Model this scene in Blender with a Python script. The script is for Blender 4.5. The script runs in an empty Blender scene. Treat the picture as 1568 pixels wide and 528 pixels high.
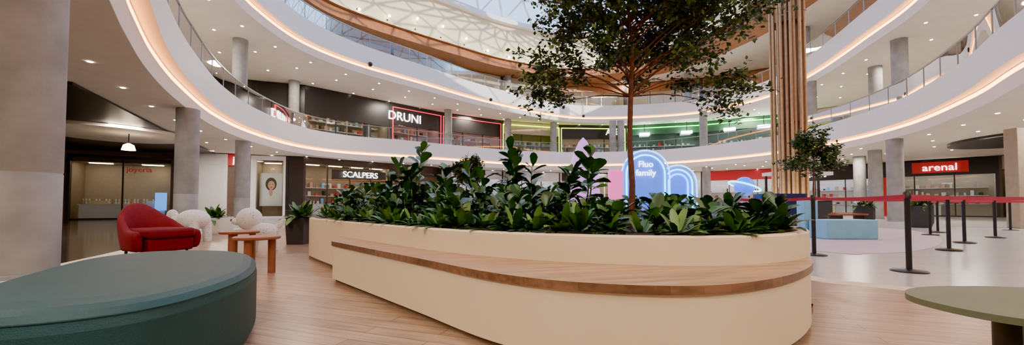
import bpy, math, random
from mathutils import Vector, Matrix, noise
R=random.Random(7)
scene=bpy.context.scene
COL=scene.collection
# ---------------------------------------------------------------- materials
def mat(name,c,rough=.5,metal=0,em=None,es=0,var=.06,scale=6,bump=0,bscale=None,coat=0,nosample=False,spec=.5):
    m=bpy.data.materials.new(name); m.use_nodes=True; nt=m.node_tree; b=nt.nodes['Principled BSDF']
    b.inputs['Roughness'].default_value=rough; b.inputs['Metallic'].default_value=metal
    b.inputs['Coat Weight'].default_value=coat; b.inputs['Specular IOR Level'].default_value=spec
    tc=nt.nodes.new('ShaderNodeTexCoord'); n=nt.nodes.new('ShaderNodeTexNoise'); n.inputs['Scale'].default_value=scale; n.inputs['Detail'].default_value=4
    nt.links.new(tc.outputs['Object'],n.inputs['Vector'])
    r=nt.nodes.new('ShaderNodeValToRGB'); r.color_ramp.elements[0].position=.3; r.color_ramp.elements[1].position=.7
    r.color_ramp.elements[0].color=(*[max(0,x*(1-var)) for x in c],1); r.color_ramp.elements[1].color=(*[min(1,x*(1+var)) for x in c],1)
    nt.links.new(n.outputs['Fac'],r.inputs['Fac']); nt.links.new(r.outputs['Color'],b.inputs['Base Color'])
    if bump:
        n2=nt.nodes.new('ShaderNodeTexNoise'); n2.inputs['Scale'].default_value=bscale or scale*8
        nt.links.new(tc.outputs['Object'],n2.inputs['Vector'])
        bp=nt.nodes.new('ShaderNodeBump'); bp.inputs['Strength'].default_value=bump; bp.inputs['Distance'].default_value=.01
        nt.links.new(n2.outputs['Fac'],bp.inputs['Height']); nt.links.new(bp.outputs['Normal'],b.inputs['Normal'])
    if em:
        b.inputs['Emission Color'].default_value=(*em,1); b.inputs['Emission Strength'].default_value=es
    if nosample: m.cycles.emission_sampling='NONE'
    return m
def glassmat(name,tint=(.9,.95,.95),gl=.08,rough=.02,fres=True):
    m=bpy.data.materials.new(name); m.use_nodes=True; nt=m.node_tree; nt.nodes.clear()
    o=nt.nodes.new('ShaderNodeOutputMaterial'); t=nt.nodes.new('ShaderNodeBsdfTransparent'); g=nt.nodes.new('ShaderNodeBsdfGlossy')
    t.inputs['Color'].default_value=(*tint,1); g.inputs['Roughness'].default_value=rough
    mx=nt.nodes.new('ShaderNodeMixShader')
    if fres:
        fr=nt.nodes.new('ShaderNodeFresnel'); fr.inputs['IOR'].default_value=1.4
        ad=nt.nodes.new('ShaderNodeMath'); ad.operation='ADD'; ad.inputs[1].default_value=gl
        nt.links.new(fr.outputs[0],ad.inputs[0]); nt.links.new(ad.outputs[0],mx.inputs[0])
    else: mx.inputs[0].default_value=gl
    nt.links.new(t.outputs[0],mx.inputs[1]); nt.links.new(g.outputs[0],mx.inputs[2]); nt.links.new(mx.outputs[0],o.inputs[0]); return m
def brickmat(name,c1,c2,mortar,bw,rh,rough=.4,rot=0,ms=.004,grain=True,spec=.5):
    m=bpy.data.materials.new(name); m.use_nodes=True; nt=m.node_tree; b=nt.nodes['Principled BSDF']; L=nt.links.new
    tc=nt.nodes.new('ShaderNodeTexCoord'); mp=nt.nodes.new('ShaderNodeMapping'); mp.inputs['Rotation'].default_value=(0,0,rot)
    L(tc.outputs['Object'],mp.inputs['Vector'])
    br=nt.nodes.new('ShaderNodeTexBrick'); br.inputs['Scale'].default_value=1; br.inputs['Brick Width'].default_value=bw; br.inputs['Row Height'].default_value=rh
    br.inputs['Mortar Size'].default_value=ms; br.inputs['Color1'].default_value=(*c1,1); br.inputs['Color2'].default_value=(*c2,1); br.inputs['Mortar'].default_value=(*mortar,1)
    br.offset=.37
    L(mp.outputs[0],br.inputs['Vector'])
    out=br.outputs['Color']
    if grain:
        mp2=nt.nodes.new('ShaderNodeMapping'); mp2.inputs['Scale'].default_value=(1.2,14,14); L(mp.outputs[0],mp2.inputs['Vector'])
        n=nt.nodes.new('ShaderNodeTexNoise'); n.inputs['Scale'].default_value=2; n.inputs['Detail'].default_value=6; L(mp2.outputs[0],n.inputs['Vector'])
        rp=nt.nodes.new('ShaderNodeValToRGB'); rp.color_ramp.elements[0].color=(.60,.56,.53,1); rp.color_ramp.elements[1].color=(1.0,1.0,1.0,1); rp.color_ramp.elements[0].position=.33; rp.color_ramp.elements[1].position=.62
        L(n.outputs['Fac'],rp.inputs['Fac'])
        mx=nt.nodes.new('ShaderNodeMixRGB'); mx.blend_type='MULTIPLY'; mx.inputs[0].default_value=.9
        L(out,mx.inputs[1]); L(rp.outputs[0],mx.inputs[2]); out=mx.outputs[0]
    L(out,b.inputs['Base Color']); b.inputs['Roughness'].default_value=rough; b.inputs['Specular IOR Level'].default_value=spec
    return m
def specklemat(name,base,spot,scale=45,thr=.25):
    m=bpy.data.materials.new(name); m.use_nodes=True; nt=m.node_tree; b=nt.nodes['Principled BSDF']; L=nt.links.new
    tc=nt.nodes.new('ShaderNodeTexCoord'); v=nt.nodes.new('ShaderNodeTexVoronoi'); v.inputs['Scale'].default_value=scale; L(tc.outputs['Object'],v.inputs['Vector'])
    r=nt.nodes.new('ShaderNodeValToRGB'); r.color_ramp.elements[0].position=thr; r.color_ramp.elements[1].position=thr+.05
    r.color_ramp.elements[0].color=(*spot,1); r.color_ramp.elements[1].color=(*base,1)
    L(v.outputs['Distance'],r.inputs['Fac']); L(r.outputs[0],b.inputs['Base Color']); b.inputs['Roughness'].default_value=.55; return m

M=dict(
 white=mat('white_plaster',(.84,.81,.84),.55,var=.02),
 soffit=mat('soffit_plaster',(.80,.71,.60),.7,var=.04,scale=2,bump=.15,bscale=60),
 cove=mat('cove_white',(.84,.76,.68),.6,var=.02),
 led=mat('cove_led',(1,.7,.4),em=(1,.36,.06),es=15),
 conc=mat('concrete',(.31,.305,.30),.75,var=.18,scale=2.2,bump=.3,bscale=25),
 wall=mat('wall_beige',(.50,.42,.33),.7,var=.05),
 walld=mat('wall_taupe',(.34,.27,.20),.7,var=.08),
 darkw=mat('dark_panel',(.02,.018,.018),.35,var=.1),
 black=mat('black_metal',(.012,.012,.013),.35),
 brown=mat('wood_ceiling',(.38,.15,.055),.5,var=.15,scale=4),
 cream=mat('cream_drum',(.84,.70,.46),.7,var=.03),
 frame=mat('bronze_frame',(.06,.045,.035),.4,metal=.3),
 gold=mat('gold_bronze',(.48,.34,.20),.38,metal=.4,var=.12),
 goldd=mat('bronze_core',(.14,.09,.06),.5,metal=.5),
 steel=mat('steel_rail',(.30,.31,.32),.3,metal=.8),
 truss=mat('white_truss',(.9,.92,.95),.4,var=.02),
 benchw=mat('planter_cream',(.78,.64,.43),.5,var=.04,scale=1.2),
 toe=mat('toe_kick',(.20,.12,.07),.6,var=.2),
 soil=mat('soil',(.035,.022,.015),.95,var=.4,scale=30,bump=.6),
 teal=mat('teal_leather',(.012,.052,.060),.55,var=.08,scale=3,bump=.25,bscale=180,spec=.35),
 red=mat('red_fabric',(.19,.007,.016),.8,var=.1,scale=20,bump=.2,bscale=300,spec=.3),
 orangew=mat('red_wood',(.27,.08,.04),.45,var=.15,scale=8),
 sage=mat('sage_laminate',(.12,.135,.085),.55,var=.04,spec=.35),
 olive=mat('dark_olive',(.035,.035,.025),.55),
 belt=mat('red_belt',(.36,.008,.045),.6),
 potw=mat('white_pot',(.8,.8,.78),.4,var=.02),
 potd=mat('dark_pot',(.035,.037,.04),.5),
 bark=mat('tree_bark',(.13,.05,.035),.8,var=.3,scale=20,bump=.5),
 warm=mat('warm_lamp',(1,.9,.75),em=(1,.80,.54),es=18),
 warmd=mat('dim_lamp',(1,.9,.75),em=(1,.80,.54),es=12),
 cool=mat('cool_lamp',(1,1,1),em=(.9,.95,1),es=15),
 pinkl=mat('pink_lamp',(1,.6,.6),em=(1,.45,.45),es=12),
 flood=mat('flood_lamp',(1,1,1),em=(.85,1,.95),es=40),
 spot=mat('downlight',(1,1,1),em=(1,.90,.74),es=30,nosample=True),
 neonb=mat('neon_blue',(.1,.4,1),em=(.02,.36,1),es=6),
 neonc=mat('neon_cyan',(.1,.8,.9),em=(.02,.75,.85),es=5),
 neong=mat('neon_green',(.1,1,.3),em=(.02,.9,.15),es=11),
 neony=mat('neon_yellow',(.8,1,.1),em=(.6,.85,.03),es=6),
 neonr=mat('neon_red',(1,.05,.1),em=(.9,.01,.05),es=1.6),
 signw=mat('sign_white',(1,1,1),em=(1,.97,.93),es=4),
 signred=mat('sign_red',(.45,.01,.02),em=(.8,.02,.03),es=.15),
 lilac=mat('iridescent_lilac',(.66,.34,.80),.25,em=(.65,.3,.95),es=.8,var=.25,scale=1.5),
 blued=mat('arch_blue',(.08,.18,.65),.35,em=(.05,.18,.9),es=1.2,var=.25,scale=2),
 skyb=mat('light_blue',(.22,.52,.76),.5),
 pinkrug=mat('pink_rug',(.60,.48,.53),.85,var=.05),
 pink=mat('pink_panel',(.8,.2,.45),.4,em=(.9,.12,.5),es=1.1),
 navy=mat('navy_gradient',(.02,.03,.14),.3,var=.5,scale=1),
 planet=mat('planet_blue',(.05,.12,.7),.3,em=(.05,.15,.9),es=1.5,var=.4,scale=3),
 skin=mat('poster_skin',(.65,.38,.27),.5), hair=mat('poster_hair',(.07,.035,.02),.5),
 screen=mat('screen_blue',(.1,.3,.7),.3,em=(.12,.35,.9),es=1.4),
 darkg=mat('dark_green_wall',(.03,.08,.04),.5),
 shut=brickmat('roller_shutter',(.15,.09,.06),(.13,.08,.055),(.04,.02,.015),4,.09,rough=.5,grain=False),
 wood=brickmat('floor_planks',(.47,.325,.225),(.36,.235,.155),(.17,.105,.07),1.3,.13,rough=.30,rot=.35,ms=.004),
 seat=brickmat('seat_planks',(.56,.35,.20),(.42,.24,.13),(.34,.19,.1),.45,.06,rough=.35,rot=-.25,ms=.001),
 seate=brickmat('seat_edge_blocks',(.32,.16,.085),(.17,.08,.04),(.2,.1,.05),.16,.4,rough=.4,rot=-.3,ms=.001),
 tile=brickmat('stone_tiles',(.62,.60,.575),(.58,.56,.54),(.42,.40,.38),1.6,.8,rough=.2,grain=False,ms=.005),
 darkfl=brickmat('dark_stone_floor',(.08,.062,.046),(.06,.047,.037),(.03,.025,.02),1.2,.6,rough=.10,rot=.4,grain=False,ms=.004,spec=.4),
 terr=specklemat('speckled_white',(.84,.82,.80),(.18,.17,.2),28,.17),
 glass=glassmat('clear_glass',gl=.0),
 rglass=glassmat('railing_glass',(.88,.94,.96),gl=.06),
 sglass=glassmat('skylight_glass',(.97,.99,1),gl=.02,fres=False),
 leaf1=mat('leaf_dark',(.025,.08,.022),.33,var=.5,scale=3),
 leaf2=mat('leaf_mid',(.055,.15,.032),.36,var=.4,scale=3),
 leaf3=mat('leaf_light',(.14,.27,.06),.4,var=.3,scale=3),
 tleaf=mat('tree_leaf',(.05,.10,.025),.5,var=.5,scale=4),
 tleaf2=mat('tree_leaf_light',(.13,.19,.05),.5,var=.4,scale=4),
)
# ---------------------------------------------------------------- mesh builder
class MB:
    def __init__(s): s.v=[];s.f=[];s.m=[];s.mats=[]
    def mi(s,k):
        mm=M[k]
        if mm not in s.mats: s.mats.append(mm)
        return s.mats.index(mm)
    def add(s,vs,fs,k):
        b=len(s.v); i=s.mi(k); s.v+= [tuple(x) for x in vs]
        for f in fs: s.f.append([b+j for j in f]); s.m.append(i)
    def box(s,x0,y0,z0,x1,y1,z1,k):
        s.add([(x0,y0,z0),(x1,y0,z0),(x1,y1,z0),(x0,y1,z0),(x0,y0,z1),(x1,y0,z1),(x1,y1,z1),(x0,y1,z1)],
              [(3,2,1,0),(4,5,6,7),(0,1,5,4),(1,2,6,5),(2,3,7,6),(3,0,4,7)],k)
    def lathe(s,cx,cy,prof,k,n=24):
        vs=[];fs=[]
        for r,z in prof:
            for i in range(n):
                a=2*math.pi*i/n; vs.append((cx+r*math.cos(a),cy+r*math.sin(a),z))
        for j in range(len(prof)-1):
            for i in range(n):
                fs.append((j*n+i,j*n+(i+1)%n,(j+1)*n+(i+1)%n,(j+1)*n+i))
        fs.append(tuple(range(n-1,-1,-1))); fs.append(tuple((len(prof)-1)*n+i for i in range(n)))
        s.add(vs,fs,k)
    def cyl(s,cx,cy,z0,z1,r,k,n=24,r1=None): s.lathe(cx,cy,[(r,z0),(r if r1 is None else r1,z1)],k,n)
    def sph(s,c,r,k,sc=(1,1,1),nu=24,nv=14,rot=None):
        vs=[];fs=[]
        for j in range(1,nv):
            t=math.pi*j/nv
            for i in range(nu):
                a=2*math.pi*i/nu; p=Vector((math.sin(t)*math.cos(a)*sc[0],math.sin(t)*math.sin(a)*sc[1],-math.cos(t)*sc[2]))*r
                if rot: p=rot@p
                vs.append(p+Vector(c))
        for j in range(nv-2):
            for i in range(nu): fs.append((j*nu+i,j*nu+(i+1)%nu,(j+1)*nu+(i+1)%nu,(j+1)*nu+i))
        p=Vector((0,0,-sc[2]*r)); q=-p
        if rot: p=rot@p;q=rot@q
        vs.append(p+Vector(c)); vs.append(q+Vector(c)); a=len(vs)-2;b=a+1
        for i in range(nu):
            fs.append((a,(i+1)%nu,i)); fs.append((b,(nv-2)*nu+i,(nv-2)*nu+(i+1)%nu))
        s.add(vs,fs,k)
    def tube(s,pts,rad,k,n=6,closed=False):
        pts=[Vector(p) for p in pts]; N=len(pts)
        if not isinstance(rad,(list,tuple)): rad=[rad]*N
        vs=[];fs=[]
        for i,p in enumerate(pts):
            a=pts[(i-1)%N] if (closed or i>0) else p; b=pts[(i+1)%N] if (closed or i<N-1) else p
            d=(b-a).normalized(); u=Vector((0,0,1)) if abs(d.z)<.9 else Vector((1,0,0))
            x=d.cross(u).normalized(); y=d.cross(x).normalized()
            for j in range(n):
                t=2*math.pi*j/n; vs.append(p+x*math.cos(t)*rad[i]+y*math.sin(t)*rad[i])
        for i in range(N if closed else N-1):
            for j in range(n):
                i2=(i+1)%N; fs.append((i*n+j,i*n+(j+1)%n,i2*n+(j+1)%n,i2*n+j))
        if not closed:
            fs.append(tuple(range(n))); fs.append(tuple((N-1)*n+j for j in range(n)))
        s.add(vs,fs,k)
    def prism(s,poly,z0,z1,k,ks=None):
        n=len(poly)
        s.add([(x,y,z1) for x,y in poly],[tuple(range(n))],k)
        s.add([(x,y,z0) for x,y in poly],[tuple(range(n-1,-1,-1))],ks or k)
        s.add([(x,y,z0) for x,y in poly]+[(x,y,z1) for x,y in poly],[(i,(i+1)%n,n+(i+1)%n,n+i) for i in range(n)],ks or k)
    def leaf(s,base,d,up,L,W,k,droop=.25,fold=.12,zmin=None):
        d=d.normalized(); side=d.cross(up)
        if side.length<1e-3: side=d.cross(Vector((1,0,0)))
        side.normalize(); nr=side.cross(d)
        st=[(0,.06),(.3,.7),(.65,1),(.88,.65),(1,.04)]
        vs=[];fs=[]
        for t,w in st:
            c=base+d*(L*t)-Vector((0,0,1))*(droop*L*t*t)
            vs+= [c-side*(W*w/2)+nr*(fold*W*w), c, c+side*(W*w/2)+nr*(fold*W*w)]
        if zmin is not None:
            for q in vs: q.z=max(q.z,zmin)
        for j in range(4):
            a=j*3; fs+=[(a,a+1,a+4,a+3),(a+1,a+2,a+5,a+4)]
        s.add(vs,fs,k)
    def leafs(s,base,d,up,L,W,k):
        d=d.normalized(); side=d.cross(up)
        if side.length<1e-3: side=Vector((1,0,0))
        side.normalize()
        s.add([base,base+d*L*.5+side*W/2,base+d*L,base+d*L*.5-side*W/2],[(0,1,2,3)],k)
    def build(s,name,parent=None,smooth=True,ang=35,bevel=0,sub=0,loc=None,rz=0):
        me=bpy.data.meshes.new(name); me.from_pydata(s.v,[],s.f)
        for m in s.mats: me.materials.append(m)
        me.polygons.foreach_set('material_index',s.m)
        if smooth:
            me.polygons.foreach_set('use_smooth',[True]*len(s.f)); me.set_sharp_from_angle(angle=math.radians(ang))
        me.update(); o=bpy.data.objects.new(name,me); COL.objects.link(o)
        if loc: o.location=loc
        o.rotation_euler[2]=rz
        if parent: o.parent=parent
        if bevel:
            b=o.modifiers.new('b','BEVEL'); b.width=bevel; b.segments=3; b.limit_method='ANGLE'; b.angle_limit=math.radians(40)
        if sub:
            b=o.modifiers.new('s','SUBSURF'); b.levels=sub; b.render_levels=sub
        return o
def empty(name,loc=(0,0,0),rz=0):
    e=bpy.data.objects.new(name,None); COL.objects.link(e); e.location=loc; e.rotation_euler[2]=rz; e.empty_display_size=.2; return e
def text(name,s,size,k,parent,loc,rz=0,extr=.03):
    c=bpy.data.curves.new(name,'FONT'); c.body=s; c.size=size; c.extrude=extr; c.align_x='CENTER'; c.align_y='CENTER'
    c.materials.append(M[k]); o=bpy.data.objects.new(name,c); COL.objects.link(o); o.parent=parent; o.location=loc; o.rotation_euler=(math.pi/2,0,rz); return o
# ---------------------------------------------------------------- curves
def cat(P,sub=8,closed=True):
    P=[Vector((p[0],p[1])) for p in P]; N=len(P); out=[]
    rng=range(N) if closed else range(N-1)
    for i in rng:
        if closed: a,b,c,d=P[i-1],P[i],P[(i+1)%N],P[(i+2)%N]
        else: a=P[max(0,i-1)];b=P[i];c=P[i+1];d=P[min(N-1,i+2)]
        for j in range(sub):
            t=j/sub
            q=.5*((2*b)+(c-a)*t+(2*a-5*b+4*c-d)*t*t+(3*b-a-3*c+d)*t**3); out.append((q.x,q.y))
    if not closed: out.append(tuple(P[-1]))
    return out
def ccw(C):
    A=sum(C[i][0]*C[(i+1)%len(C)][1]-C[(i+1)%len(C)][0]*C[i][1] for i in range(len(C)))
    return C if A>0 else C[::-1]
def off(C,d):
    n=len(C); o=[]
    for i in range(n):
        a=C[i-1];b=C[(i+1)%n]; dx=b[0]-a[0];dy=b[1]-a[1];l=math.hypot(dx,dy) or 1
        o.append((C[i][0]+dy/l*d,C[i][1]-dx/l*d))
    return o
def sweep(mb,C,prof,ks):
    n=len(C)
    rows=[[(x,y,z) for x,y in off(C,o)] for o,z in prof]
    for j in range(len(prof)-1):
        mb.add(rows[j]+rows[j+1],[(i,(i+1)%n,n+(i+1)%n,n+i) for i in range(n)],ks[j])
CX,CY=3,20
def scl(C,k): return [(CX+(x-CX)*k,CY+(y-CY)*k) for x,y in C]
def annulus(mb,C,k,z,mk,o=0):
    A=off(C,o) if o else C; B=scl(C,k); n=len(C)
    mb.add([(x,y,z) for x,y in A]+[(x,y,z) for x,y in B],[(i,(i+1)%n,n+(i+1)%n,n+i) for i in range(n)],mk)
def walk(C,step,start=0):
    n=len(C); out=[]; acc=start
    for i in range(n):
        a=Vector(C[i]);b=Vector(C[(i+1)%n]); l=(b-a).length
        while acc<l:
            p=a+(b-a)*(acc/l); d=(b-a)/l; out.append((p.x,p.y,math.atan2(d.y,d.x))); acc+=step
        acc-=l
    return out
def inside(p,C):
    x,y=p; c=False; n=len(C)
    for i in range(n):
        x1,y1=C[i];x2,y2=C[(i+1)%n]
        if (y1>y)!=(y2>y) and x<(x2-x1)*(y-y1)/(y2-y1)+x1: c=not c
    return c

E1=ccw(cat([(-6.7,6.44),(-7.65,7.66),(-9.09,9.67),(-10.66,12.3),(-12.6,16.3),(-13.75,20.4),(-13.9,25),(-12.2,28.2),(-8.4,30.6),(-4.6,33.2),(1,36.6),(7.2,37.4),(13,36.1),(17.2,32.6),(19.5,28),(19.8,23),(18.7,18.2),(16.3,13.7),(14.2,10.8),(11.5,7),(7.5,3),(2,1),(-2.5,2),(-5,4.3)]))
E2=ccw(cat([(-11,14.5),(-11.6,17.5),(-11.4,21),(-9.8,24.3),(-6.7,28),(-2.4,33),(3.6,38),(7.8,39.6),(14.2,38.8),(18.5,36.6),(20.9,31.6),(20.3,25.9),(18.7,20.2),(17.2,16),(13.5,10),(8,5),(0,4),(-6,6.5),(-9.6,11)]))
E3=ccw(cat([(-12.9,20),(-12.6,24.6),(-10.4,27.8),(-4.6,33),(-.2,36.3),(6.2,38.6),(12.9,35.8),(15.9,30.2),(16.5,24.4),(15.5,15),(10,7),(0,4.5),(-8,8),(-12,14)]))
F=[(-25.1,22),(-21.1,24.4),(-18.6,25.3),(-17.2,26),(-15.4,26.6),(-14.4,27),(-9.8,31.6),(-6.3,35),(-1,38.5),(5,40.5),(12,41),(19,39),(25,35.5),(29,31),(33,26.5),(34,20),(31,11),(22,-2),(3,-8),(-14,-4),(-26,6),(-29,14)]
WALL=ccw(scl(F,1.13))
# ---------------------------------------------------------------- shell
mb=MB(); mb.add([(-60,-20,0),(70,-20,0),(70,70,0),(-60,70,0)],[(0,1,2,3)],'tile'); mb.build('floor',smooth=False)
woodP=cat([(-5.2,3.9),(-6.0,5.4),(-6.9,7.3),(-9.0,11.4),(-9.2,14.6),(-6,16.5),(-1,15),(2,11),(3.2,7.5),(3.2,5.2),(3.3,4.3),(3.7,3.9),(4.6,3.0),(5.2,1.2),(4,-2),(0,-4),(-5,-3.5),(-6.2,0)],6)
mb=MB(); mb.prism(woodP,0.0,.006,'wood'); mb.build('floor_wood',smooth=False)
mb=MB(); mb.prism(off(ccw(woodP),.28),0.0,.004,'benchw'); mb.build('floor_border',smooth=False)
mb=MB(); mb.prism([(-5.6,3.2),(-6.0,4.6),(-6.5,5.9),(-7.5,7.8),(-10,12.2),(-14.5,19),(-18,25.2),(-30,22),(-28,10),(-20,2),(-8,1)],0.0,.003,'darkfl'); mb.build('floor_dark_stone',smooth=False)
def gallery(name,E,z):
    mb=MB()
    prof=[(-.2,z+.8),(-.2,z+1.65),(-.4,z+1.65),(-.4,z+.56),(-.10,z+.54),(-.10,z+.51),(-.10,z+.37),(0,z),]
    sweep(mb,E,prof,['white','white','white','cove','cove','led','white'])
    annulus(mb,E,2.0,z,'soffit'); annulus(mb,E,2.0,z+.8,'tile',-.2)
    mb.build(name,ang=30)
gallery('ceiling_ground',E1,4.2); gallery('ceiling_upper',E2,9.2)
mb=MB(); sweep(mb,E3,[(0,13.6),(0,14.3),(-.25,14.3),(-.25,14.4),(0,14.4),(0,17.6),(-.5,17.6),(-.5,18.0),(.3,18.0)],['brown','brown','cream','cream','cream','white','white','white'])
B2=off(E3,2.6); n=len(E3); mb.add([(x,y,13.6) for x,y in E3]+[(x,y,13.6) for x,y in B2],[(i,(i+1)%n,n+(i+1)%n,n+i) for i in range(n)],'brown')
annulus(mb,E3,2.2,13.65,'soffit',2.5); mb.build('ceiling_top',ang=30)
mb=MB(); n=len(WALL); mb.add([(x,y,-.0) for x,y in WALL]+[(x,y,13.65) for x,y in WALL],[(i,(i+1)%n,n+(i+1)%n,n+i) for i in range(n)],'wall'); mb.build('wall_outer',smooth=False)
# dark ceiling in front of left shop
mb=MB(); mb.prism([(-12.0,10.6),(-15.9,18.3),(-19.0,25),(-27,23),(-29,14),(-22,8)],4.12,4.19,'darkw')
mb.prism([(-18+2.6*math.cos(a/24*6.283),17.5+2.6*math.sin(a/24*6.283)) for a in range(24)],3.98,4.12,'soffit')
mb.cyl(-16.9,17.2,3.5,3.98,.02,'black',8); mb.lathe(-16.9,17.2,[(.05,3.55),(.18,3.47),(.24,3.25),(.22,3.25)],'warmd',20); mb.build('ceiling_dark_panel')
# skylight dome
top=off(E3,0)[::4]; nT=len(top); rings=[1,.86,.71,.56,.41,.26,.11]
vs=[];fs=[]
for q,r in enumerate(rings):
    for i,(x,y) in enumerate(top):
        nx,ny=top[(i+1)%nT]
        if q%2: x,y=(x+nx)/2,(y+ny)/2
        vs.append((CX+(x-CX)*r,CY+(y-CY)*r,17.9+4.5*(1-r*r)))
for q in range(len(rings)-1):
    for i in range(nT):
        a=q*nT+i;b=q*nT+(i+1)%nT;c=(q+1)*nT+i;d=(q+1)*nT+(i+1)%nT
        fs+= [(a,b,c),(b,d,c)] if q%2==0 else [(a,d,c),(a,b,d)]
fs.append(tuple(range((len(rings)-1)*nT,len(rings)*nT)))
sky=empty('skylight_dome')
mb=MB(); mb.add(vs,fs,'sglass'); mb.build('panes',sky,smooth=False)
mb=MB(); mb.add(vs,fs,'truss'); o=mb.build('lattice',sky,smooth=False); w=o.modifiers.new('w','WIREFRAME'); w.thickness=.19; w.use_replace=True
# drum spotlights
mb=MB()
for x,y,a in walk(E3,2.3):
    mb.sph((x-math.sin(a)*.35,y+math.cos(a)*.35,15.0+.5*math.sin(x*3)),.10,'spot',nu=10,nv=6)
    mb.box(x-.05,y-.05,14.6,x+.05,y+.05,14.7,'black')
mb.build('drum_spotlights')
# railings
def railing(name,E,z):
    e=empty(name); C=off(E,-.3)
    mb=MB(); sweep(mb,C,[(0,z),(0,z+.85)],['rglass']); mb.build('glass_panels',e)
    mb=MB(); sweep(mb,C,[(-.03,z+.86),(.03,z+.86),(.03,z+.91),(-.03,z+.91),(-.03,z+.86)],['steel']*4)
    for x,y,a in walk(C,1.5):
        mb.cyl(x,y,z-.0,z+.87,.022,'steel',6)
    mb.build('handrail_posts',e)
railing('glass_railing',E1,5.85); railing('glass_railing',E2,10.85)
# downlights
def downs(name,E,z):
    mb=MB()
    for d,st,s0 in ((1.0,2.4,0),(2.6,2.7,1.1),(4.6,3.0,.4),(7.0,3.4,.9)):
        for x,y,a in walk(off(E,d),st,s0):
            if inside((x,y),WALL) and not inside((x,y),E) and y>3: mb.cyl(x,y,z-.012,z,.055,'spot',8)
    mb.build(name,smooth=False)
downs('downlights',E1,4.2); downs('downlights',E2,9.2)
# fascia speakers
mb=MB()
for i,(x,y,a) in enumerate(walk(off(E2,-.5),11,4)): mb.sph((x,y,9.75),.15,'black',nu=12,nv=8); 
mb.build('fascia_speakers')
# ---------------------------------------------------------------- columns
def column(x,y,r,z0,z1):
    mb=MB(); mb.lathe(x,y,[(r+.03,z0),(r+.03,z0+.04),(r,z0+.05),(r,z0+1.2),(r-.006,z0+1.21),(r-.006,z0+1.22),(r,z0+1.23),(r,z1)],'conc',32); mb.build('concrete_column')
column(-5.9,4.62,.40,0,4.2)
for x,y in [(-11.4,13.7),(-14.2,20.6),(-5.7,34.5),(19.6,20),(22.3,24),(24,27),(17.3,34.8),(-.4,37.9)]: column(x,y,.34,0,4.2)
for x,y in [(-13.75,19.6),(-14.7,26.2),(-14.9,27.2),(-11.4,30.6),(-5.6,34.2),(-.4,38),(4.2,39.5),(10.0,38.7),(10.8,38.7),(17.1,34.8),(20.3,26.4),(19.6,19.6),(22,23.5)]: column(x,y,.33,5.0,9.2)
for x,y in [(-5.6,34.4),(-.4,38.4),(17.1,37.8),(21.2,28)]: column(x,y,.32,10.0,13.6)
# ---------------------------------------------------------------- storefronts
def store(p0,p1,z0,h,kind='glass',fr='frame',inner='wall',lamp='warm',sign=None,sk='signw',ss=.5,hd=.7,hk=None,su=.5,items=True,depth=2.0,neon=None,mull=2.0,sz=None,lw=None):
    d=Vector((p1[0]-p0[0],p1[1]-p0[1])); L=d.length
    e=empty('storefront',(p0[0],p0[1],z0),math.atan2(d.y,d.x)); mb=MB(); hk=hk or fr
    mb.box(0,0,0,.15,.25,h,fr); mb.box(L-.15,0,0,L,.25,h,fr); mb.box(.15,0.02,h-hd,L-.15,.25,h,hk); mb.box(.15,.02,0,L-.15,.2,.08,fr)
    if kind=='shutter':
        mb2=MB(); mb2.add([(0.15,-(h-hd),0),(L-.15,-(h-hd),0),(L-.15,0,0),(.15,0,0)],[(0,1,2,3)],'shut'); o=mb2.build('shutter',e,smooth=False); o.rotation_euler=(math.pi/2,0,0); o.location=(0,.15,h-hd)
    elif kind=='solid': mb.box(.15,.05,.08,L-.15,.2,h-hd,hk)
    else:
        nm=max(1,int(L/mull))
        for i in range(1,nm): 
            x=L*i/nm; mb.box(x-.035,.05,.08,x+.035,.15,h-hd,fr)
        mb.add([(.15,.1,.08),(L-.15,.1,.08),(L-.15,.1,h-hd),(.15,.1,h-hd)],[(0,1,2,3)],'glass')
        mb.box(.15,depth,0,L-.15,depth+.05,h-.3,inner); mb.box(.05,.25,0,.15,depth,h-.3,inner); mb.box(L-.15,.25,0,L-.05,depth,h-.3,inner)
        mb.box(.15,.25,h-.4,L-.15,depth,h-.35,inner)
        k=max(1,int(L/1.6)); lz=min(h-.41,h-max(hd,.4)+.35)
        for i in range(k):
            x=L*(i+.5)/k; mb.box(x-.5,.8,lz-.03,x+.5,1.0,lz,lamp)
        if items:
            cols=['potw','skin','frame','skyb','signred','wall','benchw']
            for zz in (.9,1.5,2.1):
                mb.box(.4,depth-.4,zz,L-.4,depth,zz+.04,'white')
                x=.5
                while x<L-.7:
                    w=R.uniform(.08,.3); mb.box(x,depth-.32,zz+.04,x+w,depth-.1,zz+.04+R.uniform(.1,.4),R.choice(cols)); x+=w+R.uniform(.08,.4)
            x=.8
            while x<L-1.2:
                mb.box(x,.55,.0,x+.8,.9,.8+R.random()*.3,R.choice(['white','frame','benchw'])); x+=R.uniform(1.6,2.6)
    if neon:
        t=.06
        for (a,b,c,dd) in ((.1,h-.35,L-.1,h-.35+t),(.1,.3,.1+t,h-.35),(L-.1-t,.3,L-.1,h-.35)): mb.box(a,-.06,b,c,-.0,dd,neon)
    mb.build('front',e,smooth=False)
    if sign: text('sign_letters',sign,ss,sk,e,(L*su,-.05,sz if sz else h-hd/2))
    return e
g=F
e=store(g[0],g[1],0,3.75,fr='frame',sign='joyería',sk='signred',ss=.42,su=.66,sz=2.95,mull=2.3,inner='walld',depth=2.6,hd=.15,lamp='warm')
mb=MB(); mb.box(.4,.5,.0,4.2,1.0,.85,'white'); mb.box(.35,.45,.85,4.25,1.05,.9,'potw')
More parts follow.
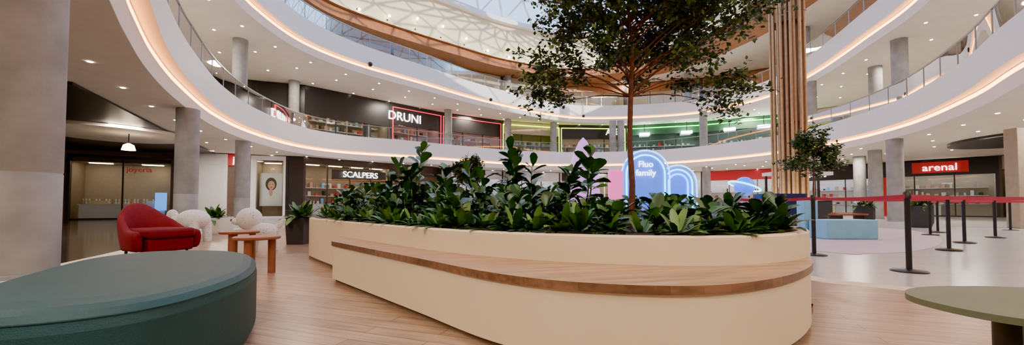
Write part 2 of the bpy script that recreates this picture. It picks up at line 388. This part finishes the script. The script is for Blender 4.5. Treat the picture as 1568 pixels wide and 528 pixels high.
for i in range(26):
    x=.5+i*.14; mb.lathe(x,.7,[(.05,.9),(.06,.95),(.02,1.05),(.045,1.15),(.01,1.22)],'potw' if i%3 else 'gold',8)
mb.box(3.75,.3,.5,4.3,.38,1.6,'screen'); mb.build('display_counter',e,smooth=False)
def portrait(e,x,y,z,s):
    mb=MB(); mb.box(x-.55*s,y+.03,z-.9*s,x+.55*s,y+.07,z+.9*s,'potw')
    def disc(cx,cz,rx,rz,yy,k): mb.add([(cx+rx*math.cos(a/20*6.283),yy,cz+rz*math.sin(a/20*6.283)) for a in range(20)],[tuple(range(20))],k)
    disc(x,z+.3*s,.27*s,.36*s,y+.02,'hair'); disc(x,z-.55*s,.42*s,.34*s,y+.015,'white'); disc(x,z-.15*s,.09*s,.22*s,y+.012,'skin'); disc(x+.02*s,z+.24*s,.17*s,.24*s,y+.01,'skin')
    for sx in(-.07,.09): disc(x+sx*s,z+.29*s,.03*s,.014*s,y+.006,'hair')
    disc(x+.02*s,z+.12*s,.05*s,.02*s,y+.006,'signred')
    mb.build('portrait_poster',e,smooth=False)
portrait(e,1.95,2.3,2.2,.7)
store(g[1],g[2],0,4.15,kind='solid',fr='white',hk='white')
store(g[2],g[3],0,4.15,kind='shutter',fr='white',hk='signred',sign='joy',ss=.6,hd=.75,su=.5)
e=store(g[3],g[4],0,4.15,fr='white',inner='walld',lamp='warm',hd=.3); portrait(e,.9,.6,1.9,1.25)
store(g[4],g[5],0,4.15,kind='solid',fr='darkw',hk='darkw')
e=store(g[5],g[6],0,4.15,fr='frame',hk='frame',inner='walld',sign='SCALPERS',sk='signw',ss=.62,hd=.35,su=.62,sz=3.1,mull=1.6,depth=2.2)
mb=MB(); mb.box(2.0,.25,2.65,6.2,.3,3.45,'frame'); mb.build('sign_panel',e,smooth=False)
store(g[6],g[7],0,4.15,kind='shutter',fr='frame',hd=.8)
store(g[7],g[8],0,4.15,fr='white',hk='white',lamp='cool',inner='white',hd=.8)
store(g[8],g[9],0,4.15,fr='frame',hk='white',lamp='cool',inner='white',hd=.9)
store(g[9],g[10],0,4.15,fr='white',hk='darkw',lamp='warm',hd=.8)
store(g[10],g[11],0,4.15,fr='frame',hk='white',lamp='cool',inner='white',hd=.8)
store(g[11],g[12],0,4.15,fr='frame',hk='signred',lamp='cool',inner='white',hd=.9)
store(g[12],g[13],0,4.15,fr='darkw',hk='darkw',lamp='cool',inner='white',sign='arena',ss=1.0,hd=1.2,su=.28)
e=store(g[13],g[14],0,4.15,fr='darkw',hk='darkw',lamp='cool',inner='wall',sign='arenal',ss=.72,hd=1.15,su=.55)
mb=MB(); mb.box(1.9,-.03,3.2,4.7,.02,4.0,'signred'); mb.box(.16,-.05,0,.8,.02,3.0,'signred'); mb.build('sign_panel',e,smooth=False)
store(g[14],g[15],0,4.15,fr='frame',hk='walld',lamp='warm',hd=.9,inner='walld')
store(g[15],g[16],0,4.15,kind='solid',fr='frame',hk='walld')
# level one
for i in range(0,3): store(g[i],g[i+1],5.0,4.15,fr='darkw',hk='darkw',lamp='warm',inner='walld',hd=1.4,items=False)
for i in (3,4,5): store(g[i],g[i+1],5.0,4.15,fr='darkw',hk='darkw',lamp='warm',hd=2.0,items=(i==5),inner='walld')
store(g[6],g[7],5.0,4.15,fr='darkw',hk='darkw',lamp='pinkl',hd=1.7,sign='DRUNI',ss=1.0,su=.25,sz=3.1,neon='neonr',inner='wall')
store(g[7],g[8],5.0,4.15,fr='darkw',hk='darkw',lamp='pinkl',hd=1.6,neon='neonr',inner='wall')
store(g[8],g[9],5.0,4.15,fr='darkw',hk='wall',lamp='neony',hd=1.2,neon='neony',inner='walld')
store(g[9],g[10],5.0,4.15,fr='darkw',hk='darkw',lamp='warm',hd=1.4,neon='neony',sign='Acla',ss=.9,su=.8,inner='walld')
for i,us in ((10,(.25,.8)),(11,(.35,.75))):
    e=store(g[i],g[i+1],5.0,4.15,fr='darkw',hk='darkg',lamp='cool',hd=1.0,neon='neong',inner='darkg')
    mb=MB(); LL=math.dist(g[i],g[i+1])
    for u_ in us: mb.box(LL*u_-.5,-.5,3.0,LL*u_+.5,-.3,3.25,'flood'); mb.box(LL*u_-.03,-.4,3.25,LL*u_+.03,-.36,4.15,'black')
    mb.build('flood_lamps',e,smooth=False)
for i in (12,13,14): store(g[i],g[i+1],5.0,4.15,fr='frame',hk='wall',lamp='warm',hd=1.0)
for i in range(4,14): store(g[i],g[i+1],10.0,3.55,fr='frame',hk='brown' if i>8 else 'wall',lamp='warm',hd=.9,items=False)
# ---------------------------------------------------------------- slatted gold column
e=empty('slatted_gold_column',(10.95,15.4,0)); mb=MB(); mb.cyl(0,0,0,17.5,.34,'goldd',20)
for i in range(22):
    a=2*math.pi*i/22; r=.56 if i%2 else .47; rr=.05
    x,y=r*math.cos(a),r*math.sin(a); mb.tube([(x,y,.0),(x,y,17.5)],rr,'gold',8)
for z in (.3,4,8,12,16): mb.lathe(0,0,[(.5,z),(.5,z+.06)],'goldd',24)
mb.lathe(0,0,[(.7,0),(.7,.12),(.62,.16)],'goldd',28)
mb.build('slats',e)
for i in range(4):
    a=-math.pi+.3+i*.8; b=bpy.data.lights.new('column_uplight','SPOT'); b.energy=200; b.color=(1,.66,.34); b.spot_size=1.0; b.shadow_soft_size=.08
    o=bpy.data.objects.new('column_uplight',b); COL.objects.link(o); o.location=(10.95+1.0*math.cos(a),15.4+1.0*math.sin(a),.25)
    o.rotation_euler=Vector((-math.cos(a)*.22,-math.sin(a)*.22,1)).to_track_quat('-Z','Y').to_euler()
# ---------------------------------------------------------------- planter bench
PL=ccw(cat([(-3.3,6.4),(-2.4,5.2),(-1.55,4.25),(-.5,3.2),(.4,2.66),(1.2,2.5),(1.85,2.68),(2.35,3.1),(2.68,3.75),(2.7,4.6),(2.2,5.6),(1.0,6.5),(-.6,7.2),(-2.2,7.5),(-3.2,7.3)],8))
pb=empty('planter_bench')
mb=MB(); sweep(mb,PL,[(-.03,.006),(-.03,.05)],['toe']); sweep(mb,PL,[(-.03,.05),(0,.05),(0,.62),(-.012,.632),(-.07,.632),(-.08,.62),(-.08,.45)],['benchw']*6); mb.build('planter_wall',pb,ang=50)
mb=MB(); s=off(PL,-.06); mb.add([(x,y,.56) for x,y in s],[tuple(range(len(s)))],'soil'); mb.build('soil',pb,smooth=False)
Bf=cat([(-1.93,4.2),(-1.5,3.74),(-.7,2.88),(-.12,2.26),(.35,1.97),(.9,1.89),(1.45,2.12),(1.97,2.58),(2.33,3.12)],8,closed=False)
back=off(PL,-.04)
i0=min(range(len(PL)),key=lambda i:(PL[i][0]+2.2)**2+(PL[i][1]-4.97)**2); i1=min(range(len(PL)),key=lambda i:(PL[i][0]-2.35)**2+(PL[i][1]-3.1)**2)
seg=[]; i=i1
while i!=i0: seg.append(back[i]); i=(i-1)%len(PL)
seg.append(back[i0])
poly=Bf+seg
def inset(P,d): return off(P,-d)
mb=MB(); mb.prism(inset(poly,.05),.006,.06,'toe'); mb.prism(inset(poly,.015),.05,.40,'benchw'); mb.build('bench_body',pb,ang=40)
mb=MB(); mb.prism(poly,.40,.445,'seat','seate'); mb.build('bench_seat',pb,ang=40)
# foliage
def shrub(x,y,z,h,n,kk=('leaf1','leaf2'),L=.16,stems=2,name='ficus_shrub',mb=None):
    own=mb is None; mb=mb or MB()
    for s in range(stems):
        a=R.uniform(0,6.28); tx,ty=x+math.cos(a)*h*.18,y+math.sin(a)*h*.18; hh=h*R.uniform(.75,1) if s else h
        pts=[(x+(tx-x)*t+.02*math.sin(t*5+a),y+(ty-y)*t,z-.02+hh*.93*t) for t in (0,.25,.5,.75,1)]
        mb.tube(pts,[.012,.011,.009,.007,.004],'leaf3',5)
        m=n//stems
        for i in range(m):
            t=.15+.85*i/m; ang=i*2.4+a; base=Vector((x+(tx-x)*t,y+(ty-y)*t,z+hh*.93*t))
            el=.15+.9*t*t+R.uniform(-.35,.35)
            d=Vector((math.cos(ang)*math.cos(el),math.sin(ang)*math.cos(el),math.sin(el)))
            l=L*R.uniform(.7,1.25); mb.leaf(base,d,Vector((R.gauss(0,.25),R.gauss(0,.25),1)),l,l*.52,R.choice(kk),droop=R.uniform(.05,.4),zmin=.645)
    if own: return mb.build(name,ang=80)
def rosette(mb,x,y,z,L,n,kk=('leaf1','leaf2','leaf2','leaf3'),zmin=None):
    for i in range(n):
        a=i*2.4+R.random(); el=R.uniform(.3,1.25); d=Vector((math.cos(a)*math.cos(el),math.sin(a)*math.cos(el),math.sin(el)))
        l=L*R.uniform(.7,1.1); mb.leaf(Vector((x,y,z)),d,Vector((0,0,1)),l,l*R.uniform(.16,.26),R.choice(kk),droop=R.uniform(.3,.8)*math.cos(el),zmin=zmin)
for x,y,h,n in [(-1.33,5.2,1.08,54),(-.07,4.8,1.10,54),(.76,4.3,.90,48),(-1.0,5.2,.82,40),(.6,4.2,.72,34),(-1.65,5.4,.70,36),(.15,4.9,.88,40),(-.45,5.0,.78,36),(-1.2,4.9,.72,36)]: shrub(x,y,.56,h,n,L=.22,stems=2)
inn=off(PL,-.22); cnt=0; pts=[]
while cnt<105:
    x=R.uniform(-3.3,2.7); y=R.uniform(2.5,7.3)
    if inside((x,y),inn) and all((x-a)**2+(y-b)**2>.045 for a,b in pts):
        pts.append((x,y)); cnt+=1
mb=MB()
for x,y in pts:
    dist=math.hypot(x,y); h=.18+.060*dist+R.uniform(-.08,.09)
    if x/y>.16: h*=.70
    if x/y<-.42: h*=.85
    shrub(x,y,.56,h,34,('leaf1','leaf1','leaf2'),L=.165,stems=3,mb=mb)
mb.build('leafy_shrubs',ang=80)
mb=MB()
for x,y,a in walk(off(PL,-.22),.2):
    if y<6.9: rosette(mb,x+R.uniform(-.04,.04),y+R.uniform(-.03,.08),.59,R.uniform(.24,.38),24,zmin=.642)
mb.build('strap_leaf_groundcover',ang=80)
# ---------------------------------------------------------------- tree
def tree(name,x,y,z,blobs,th,tr,nl,ls,br=.3,nt=9,pot=False):
    e=empty(name,(x,y,z)); mb=MB(); lf=MB()
    tp=[(0,0,0),(.015,.0,th*.3),(-.01,.01,th*.6),(.01,0,th)]
    mb.tube(tp,[tr,tr*.85,tr*.78,tr*.7],'bark',10)
    top=Vector(tp[-1]); 
    leader=[top,top+Vector((.03,0,th*.25)),top+Vector((-.02,.03,th*.55)),top+Vector((.05,0,th*.9))]
    mb.tube(leader,[tr*.7,tr*.5,tr*.35,tr*.15],'bark',8)
    for (bx,by,bz) in blobs:
        T=Vector((bx,by,bz)); hh=bz-T.xy.length*.55; hz=min(max(hh,th*.92),top.z+th*.75)
        S=Vector((0,0,hz)); mid=S.lerp(T,.5)+Vector((R.uniform(-.06,.06),R.uniform(-.06,.06),R.uniform(.02,.15)))
        mb.tube([S,S.lerp(mid,.6)+Vector((0,0,.03)),mid,T],[tr*.24,tr*.18,tr*.13,tr*.05],'bark',5)
        for k in range(nt):
            q=S.lerp(T,R.uniform(.5,1)); v=Vector((R.gauss(0,1),R.gauss(0,1),R.gauss(0,.6))).normalized()*br*R.uniform(.4,1.25)
            en=T+v
            mb.tube([q,q.lerp(en,.5)+Vector((0,0,.02)),en],[tr*.07,tr*.05,tr*.02],'bark',3)
            for j in range(nl):
                b=q.lerp(en,R.uniform(.3,1.03))+Vector((R.gauss(0,.035),R.gauss(0,.035),R.gauss(0,.035)))
                d=Vector((R.gauss(0,1),R.gauss(0,1),R.gauss(-.1,.6))); l=ls*R.uniform(.7,1.25)
                lf.leafs(b,d,Vector((R.gauss(0,.5),R.gauss(0,.5),1)),l,l*.6,'tleaf' if R.random()<.75 else 'tleaf2')
    mb.build('trunk_branches',e); lf.build('leaves',e,smooth=False)
    if pot:
        mb=MB(); mb.lathe(0,0,[(.2,-.43),(.3,-.33),(.34,.05),(.30,.05),(.28,.0)],'potd'); mb.build('plant_pot',e)
bl=[(-1.18,2.70),(-1.22,2.4),(-.95,2.95),(-1.0,2.2),(-.7,3.2),(-.55,2.75),(-.75,2.5),(-.3,3.05),(-.25,2.6),(.1,3.3),(.2,2.9),(.3,2.55),(.6,3.15),(.65,2.7),(.8,2.42),(1.15,2.85),(1.2,2.35),(1.4,2.22),(1.05,3.3),(1.55,3.2),(1.8,3.4),(-.8,3.7),(-.2,3.9),(.4,4.1),(1,3.8),(1.5,3.8),(-.4,4.4),(.5,4.6),(-.1,3.1),(.4,3.3),(-.5,3.4),(.85,3.0),(-.85,2.75),(-1.3,2.25),(1.3,2.1)]
blobs=[(a,R.uniform(-.6,.7)*(1 if abs(a)<1 else .5),b-.56) for a,b in bl]
for i in range(46):
    a=R.uniform(-1.05,1.45); blobs.append((a,R.uniform(-.8,.8),R.uniform(2.1+.25*abs(a-.2),3.3)))
tree('atrium_tree',1.46,4.8,.56,blobs,1.75,.042,25,.066,.29,nt=11)
def potted_tree(x,y,h,r):
    e=[(R.uniform(-r,r)*.8,R.uniform(-r,r)*.8,h-.45+R.uniform(-r*.7,r)*.9) for _ in range(20)]
    tree('potted_tree',x,y,.45,e,h-.45-r*.8,.03,26,.10,r*.5,pot=True)
potted_tree(9.1,11.8,2.35,.68); potted_tree(-1.4,12.0,1.85,.42)
# ---------------------------------------------------------------- ottoman
def blob(P,sub=8): return ccw(cat(P,sub))
O=blob([(-1.43,1.66),(-1.50,2.22),(-1.80,2.78),(-2.15,3.2),(-2.6,3.36),(-3.0,3.22),(-3.05,2.8),(-2.75,2.2),(-2.35,1.6),(-2.1,1.32),(-1.66,1.38)])
mb=MB(); n=len(O)
prof=[(-.06,.02),(-.02,.03),(0,.08),(.0,.37),(-.012,.415),(-.035,.44),(-.08,.455),(-.2,.462)]
rows=[]
for o_,z in prof: rows.append([(x,y,z) for x,y in off(O,o_)])
for j in range(len(prof)-1): mb.add(rows[j]+rows[j+1],[(i,(i+1)%n,n+(i+1)%n,n+i) for i in range(n)],'teal')
mb.add(rows[-1],[tuple(range(n))],'teal'); mb.add([(x,y,.006) for x,y in off(O,-.08)]+[(x,y,.03) for x,y in off(O,-.08)],[(i,(i+1)%n,n+(i+1)%n,n+i) for i in range(n)],'black')
sm=[(x,y,.414) for x,y in off(O,-.010)]; mb.tube(sm,.004,'teal',6,closed=True)
mb.build('ottoman',ang=60)
# sage table
e=empty('side_table',(2.12,1.52,0)); T=[]
for i in range(64):
    a=2*math.pi*i/64; c,s_=math.cos(a),math.sin(a); T.append((.47*abs(c)**.85*(1 if c>0 else -1),.34*abs(s_)**.85*(1 if s_>0 else -1)))
mb=MB(); mb.prism(T,.425,.45,'sage'); mb.build('table_top',e,bevel=.008)
mb=MB(); 
for x,y in((-.2,-.1),(.22,-.12),(.0,.16)): mb.cyl(x,y,.006,.425,.055,'olive',24)
mb.cyl(-.0,0,.40,.425,.26,'olive',32); mb.build('table_legs',e)
# small wooden tables
def stool(x,y,r,h=.45):
    e=empty('round_side_table',(x,y,.006)); mb=MB(); mb.lathe(0,0,[(r-.01,h-.035),(r,h-.025),(r,h-.008),(r-.008,h)],'orangew',40)
    for i in range(3):
        a=i*2.094+.5; mb.cyl(math.cos(a)*r*.62,math.sin(a)*r*.62,0,h-.035,.042,'orangew',20)
    mb.build('table_body',e)
stool(-3.08,4.75,.25); stool(-3.95,5.7,.25)
# armchair
e=empty('armchair',(-5.75,6.35,.006),-.35); e.scale=(1.1,1.1,1.02); mb=MB(); N=28; sec=[]
for i in range(N+1):
    t=i/N; 
    a=math.pi*(.5+ (t)); px,py=.34*math.cos(a),.36*math.sin(a)
    if t<.22: px+= (.22-t)/.22*.34
    if t>.78: px+= (t-.78)/.22*.34
    b=math.sin(math.pi*t); h=.42+.38*max(0,(b-.35)/.65)**1.1 + .06*b
    ln=.10*max(0,b-.3)
    nx,ny=math.cos(a),math.sin(a)
    if t<.22 or t>.78: nx*=.2
    sec.append([(px-nx*.0+nx*.05,py+ny*.04,.10),(px+nx*(.08+ln),py+ny*.07,h*.6),(px+nx*(.09+ln*2),py+ny*.07,h),(px-nx*(.0-ln*1.6),py-ny*.04,h),(px-nx*.04,py-ny*.05,h*.6),(px-nx*.05,py-ny*.06,.12)])
vs=[p for s_ in sec for p in s_]; fs=[]
for i in range(N):
    for j in range(6): fs.append((i*6+j,i*6+(j+1)%6,(i+1)*6+(j+1)%6,(i+1)*6+j))
fs.append(tuple(range(6))[::-1]); fs.append(tuple(N*6+j for j in range(6))); mb.add(vs,fs,'red'); mb.build('shell',e,ang=180,sub=2)
mb=MB(); mb.box(-.30,-.29,.30,.42,.29,.45,'red'); o=mb.build('seat_cushion',e,bevel=.05)
mb=MB(); mb.box(-.28,-.28,.1,.38,.28,.30,'red'); mb.build('base',e,bevel=.03)
mb=MB()
for x,y in((-.26,-.22),(-.26,.22),(.32,-.22),(.32,.22)): mb.cyl(x,y,0,.12,.018,'black',12)
mb.build('legs',e)
# dog sculptures
def dog(x,y,rz,s=1):
    e=empty('dog_sculpture',(x,y,0.006),rz); mb=MB(); k='terr'
    mb.sph((-.02,0,.36*s),.17*s,k,(1.45,.9,.85)); mb.sph((.20*s,0,.58*s),.20*s,k); mb.sph((.37*s,0,.54*s),.09*s,k,(1.1,.9,.8))
    mb.tube([(.06*s,0,.38*s),(.2*s,0,.52*s)],[.13*s,.12*s],k,14)
    for a,b in((-.16,-.09),(-.16,.09),(.13,-.09),(.13,.09)): mb.tube([(a*s,b*s,.36*s),(a*s*1.1,b*s*1.1,.03),(a*s*1.1,b*s*1.1,0)],[.075*s,.065*s,.06*s],k,14)
    mb.tube([(-.22*s,0,.42*s),(-.32*s,0,.5*s),(-.34*s,0,.58*s)],[.05*s,.045*s,.03*s],k,10)
    mb.sph((.46*s,0,.56*s),.025*s,'black')
    mb.build('body',e,ang=60)
dog(-4.48,7.05,-2.75)
e=empty('dog_sculpture',(-7.3,9.0,0),2.9); mb=MB(); k='terr'
mb.sph((0,0,.50),.34,k,(1.05,.85,.68))
for a,b in((-.2,-.14),(-.2,.14),(.2,-.14),(.2,.14)): mb.tube([(a,b,.45),(a*1.1,b*1.1,.03),(a*1.1,b*1.1,0)],[.10,.085,.08],k,16)
mb.tube([(.28,0,.42),(.55,0,.48),(.62,0,.56)],[.11,.10,.09],k,14); mb.sph((.64,0,.58),.13,k,(.9,.85,1.15)); mb.sph((.74,0,.54),.06,k)
mb.build('body',e,ang=60)
# potted plants
def potplant(x,y,r,h,k,L,n,square=False,name='potted_plant'):
    e=empty(name,(x,y,.006)); mb=MB()
    if square: 
        mb.add([(-r*.85,-r*.85,0),(r*.85,-r*.85,0),(r*.85,r*.85,0),(-r*.85,r*.85,0),(-r,-r,h),(r,-r,h),(r,r,h),(-r,r,h)],[(3,2,1,0),(0,1,5,4),(1,2,6,5),(2,3,7,6),(3,0,4,7)],k); mb.box(-r*.9,-r*.9,h-.04,r*.9,r*.9,h-.02,'soil')
        mb.box(-r,-r,h-.01,-r*.88,r,h,k); mb.box(r*.88,-r,h-.01,r,r,h,k); mb.box(-r,-r,h-.01,r,-r*.88,h,k); mb.box(-r,r*.88,h-.01,r,r,h,k)
    else: mb.lathe(0,0,[(r*.8,0),(r,h*.25),(r,h),(r*.93,h),(r*.9,h-.05)],k,28)
    mb.build('pot',e); mb=MB()
    for j in range(5): rosette(mb,R.uniform(-r,r)*.6,R.uniform(-r,r)*.6,h-.04,L,n)
    mb.build('foliage',e,ang=80)
potplant(-8.45,11.3,.36,.47,'potw',.5,14); potplant(-4.55,8.4,.20,.56,'potd',.55,14,True); potplant(-4.25,9.3,.2,.56,'potd',.5,14,True)
potplant(15.2,14.6,.35,.8,'potd',.5,14); potplant(16.6,18.5,.4,.8,'potd',.6,14); potplant(-2.6,14.5,.3,.7,'potd',.6,14)
# ---------------------------------------------------------------- barrier
posts=[(4.97,4.93),(8.0,7.2),(9.9,8.6),(12.3,10.0),(11.5,10.8),(12.9,11.9),(5.03,6.55),(8.3,5.9),(4.5,7.9),(14.5,10.8),(16.5,13.0)]
for x,y in posts:
    mb=MB(); mb.lathe(0,0,[(.18,0),(.18,.012),(.165,.022),(.05,.035),(.03,.04),(.03,.90),(.038,.905),(.038,.985),(.03,1.0)],'black',28); mb.box(-.042,-.012,.91,.042,.012,.97,'belt'); mb.build('barrier_post',loc=(x,y,0.012 if x<13 and y>7 and x>5 else 0))
def belt(a,b,z=.94):
    A=Vector(posts[a]);B=Vector(posts[b]); mb=MB(); d=(B-A).normalized(); A=A+d*.045;B=B-d*.045
    n_=10; vs=[]
    for i in range(n_+1):
        t=i/n_; p=A.lerp(B,t); s_=-.02*4*t*(1-t); vs+=[(p.x,p.y,z-.025+s_),(p.x,p.y,z+.025+s_)]
    mb.add(vs,[(2*i,2*i+2,2*i+3,2*i+1) for i in range(n_)],'belt'); mb.build('barrier_belt',smooth=False)
for a,b in((8,6),(6,0),(0,7),(1,2),(2,3),(4,5),(3,9),(5,10),(6,1)): belt(a,b)
# ---------------------------------------------------------------- play area
rug=ccw(cat([(5.5,7.0),(6.1,6.73),(7.3,7.1),(9.4,8.6),(11.6,10.8),(13.3,13.4),(12.6,14.3),(9,14.2),(5.6,13),(4,11)],6)); mb=MB(); mb.prism(rug,.0,.010,'pinkrug'); mb.build('play_rug',smooth=False)
mb=MB(); mb.box(7.55,9.4,.01,8.78,10.0,.48,'skyb'); mb.box(7.5,10.05,.01,7.85,10.35,.98,'skyb'); mb.build('blue_play_bench',smooth=True,bevel=.03)
def arch(x,y,r,zt,rings):
    e=empty('neon_arch',(x,y,.01)); zc=zt-r
    def outl(rr): return [(-rr,0)]+[(rr*math.cos(math.pi-math.pi*i/28),zc+rr*math.sin(math.pi*i/28)) for i in range(29)]+[(rr,0)]
    P=outl(r-.06); n_=len(P); mb=MB()
    mb.add([(a,0,b) for a,b in P],[tuple(range(n_))],'blued'); mb.add([(a,.25,b) for a,b in P],[tuple(range(n_-1,-1,-1))],'blued')
    mb.add([(a,0,b) for a,b in P]+[(a,.25,b) for a,b in P],[(i,(i+1)%n_,n_+(i+1)%n_,n_+i) for i in range(n_)],'skyb')
    for j in range(rings):
        mb.tube([(a,-.03,b) for a,b in outl(r-j*.17)],.028,'neonb' if j%2==0 else 'neonc',8)
    mb.build('arch_body',e,ang=40); return e,zc
e,zc=arch(4.95,14.5,.88,2.85,2); text('arch_text','Fluo\nfamily',.32,'signw',e,(0,-.05,zc+.2),extr=.015)
e,zc=arch(6.35,15,.72,2.35,3)
mb=MB(); mb.lathe(2.55,14,[(.45,.01),(.54,.5),(.58,1.2),(.54,1.9),(.38,2.6),(.15,3.1),(.02,3.25)],'lilac',28)
for i in range(3):
    a=i*2.094+.4; c,s_=math.cos(a),math.sin(a); mb.add([(2.55+c*.45,14+s_*.45,.9),(2.55+c*.85,14+s_*.85,.3),(2.55+c*.85,14+s_*.85,.01),(2.55+c*.45,14+s_*.45,.2)],[(0,1,2,3)],'pink')
mb.build('toy_rocket')
mb=MB(); mb.cyl(8.9,15,.01,1.2,.04,'skyb',12); mb.cyl(8.9,15,.01,.05,.3,'skyb',24); mb.sph((8.9,15,1.55),.36,'planet')
rt=Matrix.Rotation(.35,3,'Y'); mb.tube([Vector((8.9,15,1.55))+rt@Vector((.55*math.cos(a/32*6.283),.55*math.sin(a/32*6.283),0)) for a in range(32)],.035,'neonc',8,closed=True); mb.build('toy_planet')
mb=MB(); mb.box(3.45,13.9,.01,3.95,14.1,2.05,'pink'); mb.cyl(3.7,14,2.05,2.09,.22,'pink'); mb.build('pink_totem',bevel=.03)
mb=MB(); mb.prism([(8.2,12.7),(8.3,12.5),(9.4,12.5),(9.55,12.65),(9.55,13.3),(9.4,13.5),(8.3,13.5),(8.2,13.3)],.01,1.2,'navy'); mb.build('play_cube',bevel=.12)
for x,y in((15.0,17.5),(17.4,20.3)):
    mb=MB(); mb.box(-.9,-.25,.38,.9,.25,.45,'orangew'); mb.box(-.8,-.2,0,-.7,.2,.38,'black'); mb.box(.7,-.2,0,.8,.2,.38,'black'); mb.build('bench',smooth=False,loc=(x,y,0),rz=.3)
mb=MB(); mb.box(15.5,23,0,18.8,24,1.1,'potd'); mb.box(15.4,22.9,1.1,18.9,24.1,1.16,'white'); mb.box(15.5,23.9,1.16,15.6,24,2.6,'black'); mb.box(18.7,23.9,1.16,18.8,24,2.6,'black'); mb.box(15.4,23,2.6,18.9,24.1,2.8,'white'); mb.build('kiosk',smooth=False)
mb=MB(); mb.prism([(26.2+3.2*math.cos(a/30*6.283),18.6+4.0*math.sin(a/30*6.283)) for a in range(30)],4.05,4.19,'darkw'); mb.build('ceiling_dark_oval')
mb=MB(); mb.box(18.0,13.9,0,18.5,14.3,3.6,'walld'); mb.build('wood_pier',smooth=False,bevel=.03)
# ---------------------------------------------------------------- lights
def area(name,x,y,z,size,e,c=(1,.88,.74)):
    l=bpy.data.lights.new(name,'AREA'); l.shape='DISK'; l.size=size; l.energy=e; l.color=c; o=bpy.data.objects.new(name,l); COL.objects.link(o); o.location=(x,y,z); return o
for x,y,a in walk(off(E1,3.0),7.0,2): 
    if inside((x,y),ccw(F)): area('ceiling_lamp',x,y,4.1,1.2,230)
for x,y,a in walk(off(E2,3.0),7.5,1):
    if inside((x,y),ccw(F)) and y>8: area('ceiling_lamp',x,y,9.1,1.2,280)
for x,y,a in walk(off(E3,3.5),10,1):
    if inside((x,y),ccw(F)) and y>8: area('ceiling_lamp',x,y,13.5,1.2,200)
for x,y in ((-1.5,1.0),(2.5,.2)): area('ceiling_lamp',x,y,4.1,1.2,50)
s=bpy.data.lights.new('sun','SUN'); s.energy=6; s.angle=.01; s.color=(1,.90,.70); o=bpy.data.objects.new('sun',s); COL.objects.link(o)
o.rotation_euler=Vector((-.25,1,-.30)).to_track_quat('-Z','Y').to_euler()
w=bpy.data.worlds.new('world'); scene.world=w; w.use_nodes=True; nt=w.node_tree; bg=nt.nodes['Background']
tc=nt.nodes.new('ShaderNodeTexCoord'); sp=nt.nodes.new('ShaderNodeSeparateXYZ'); nt.links.new(tc.outputs['Generated'],sp.inputs[0])
cr=nt.nodes.new('ShaderNodeValToRGB'); cr.color_ramp.elements[0].color=(.20,.50,1,1); cr.color_ramp.elements[1].color=(.52,.66,.95,1); cr.color_ramp.elements[1].position=.6
nt.links.new(sp.outputs[2],cr.inputs[0]); nt.links.new(cr.outputs[0],bg.inputs[0]); bg.inputs[1].default_value=2.6
# ---------------------------------------------------------------- camera
c=bpy.data.cameras.new('camera'); c.sensor_width=36; c.lens=600/1568*36; p=math.radians(1.8)
c.shift_y=(50-600*math.tan(p))/1568; c.clip_end=300
o=bpy.data.objects.new('camera',c); COL.objects.link(o); o.location=(0,0,.83); o.rotation_euler=(math.pi/2+p,0,0); scene.camera=o
scene.view_settings.view_transform='AgX'
try: scene.view_settings.look='AgX - Punchy'
except Exception: pass
scene.view_settings.exposure=.85
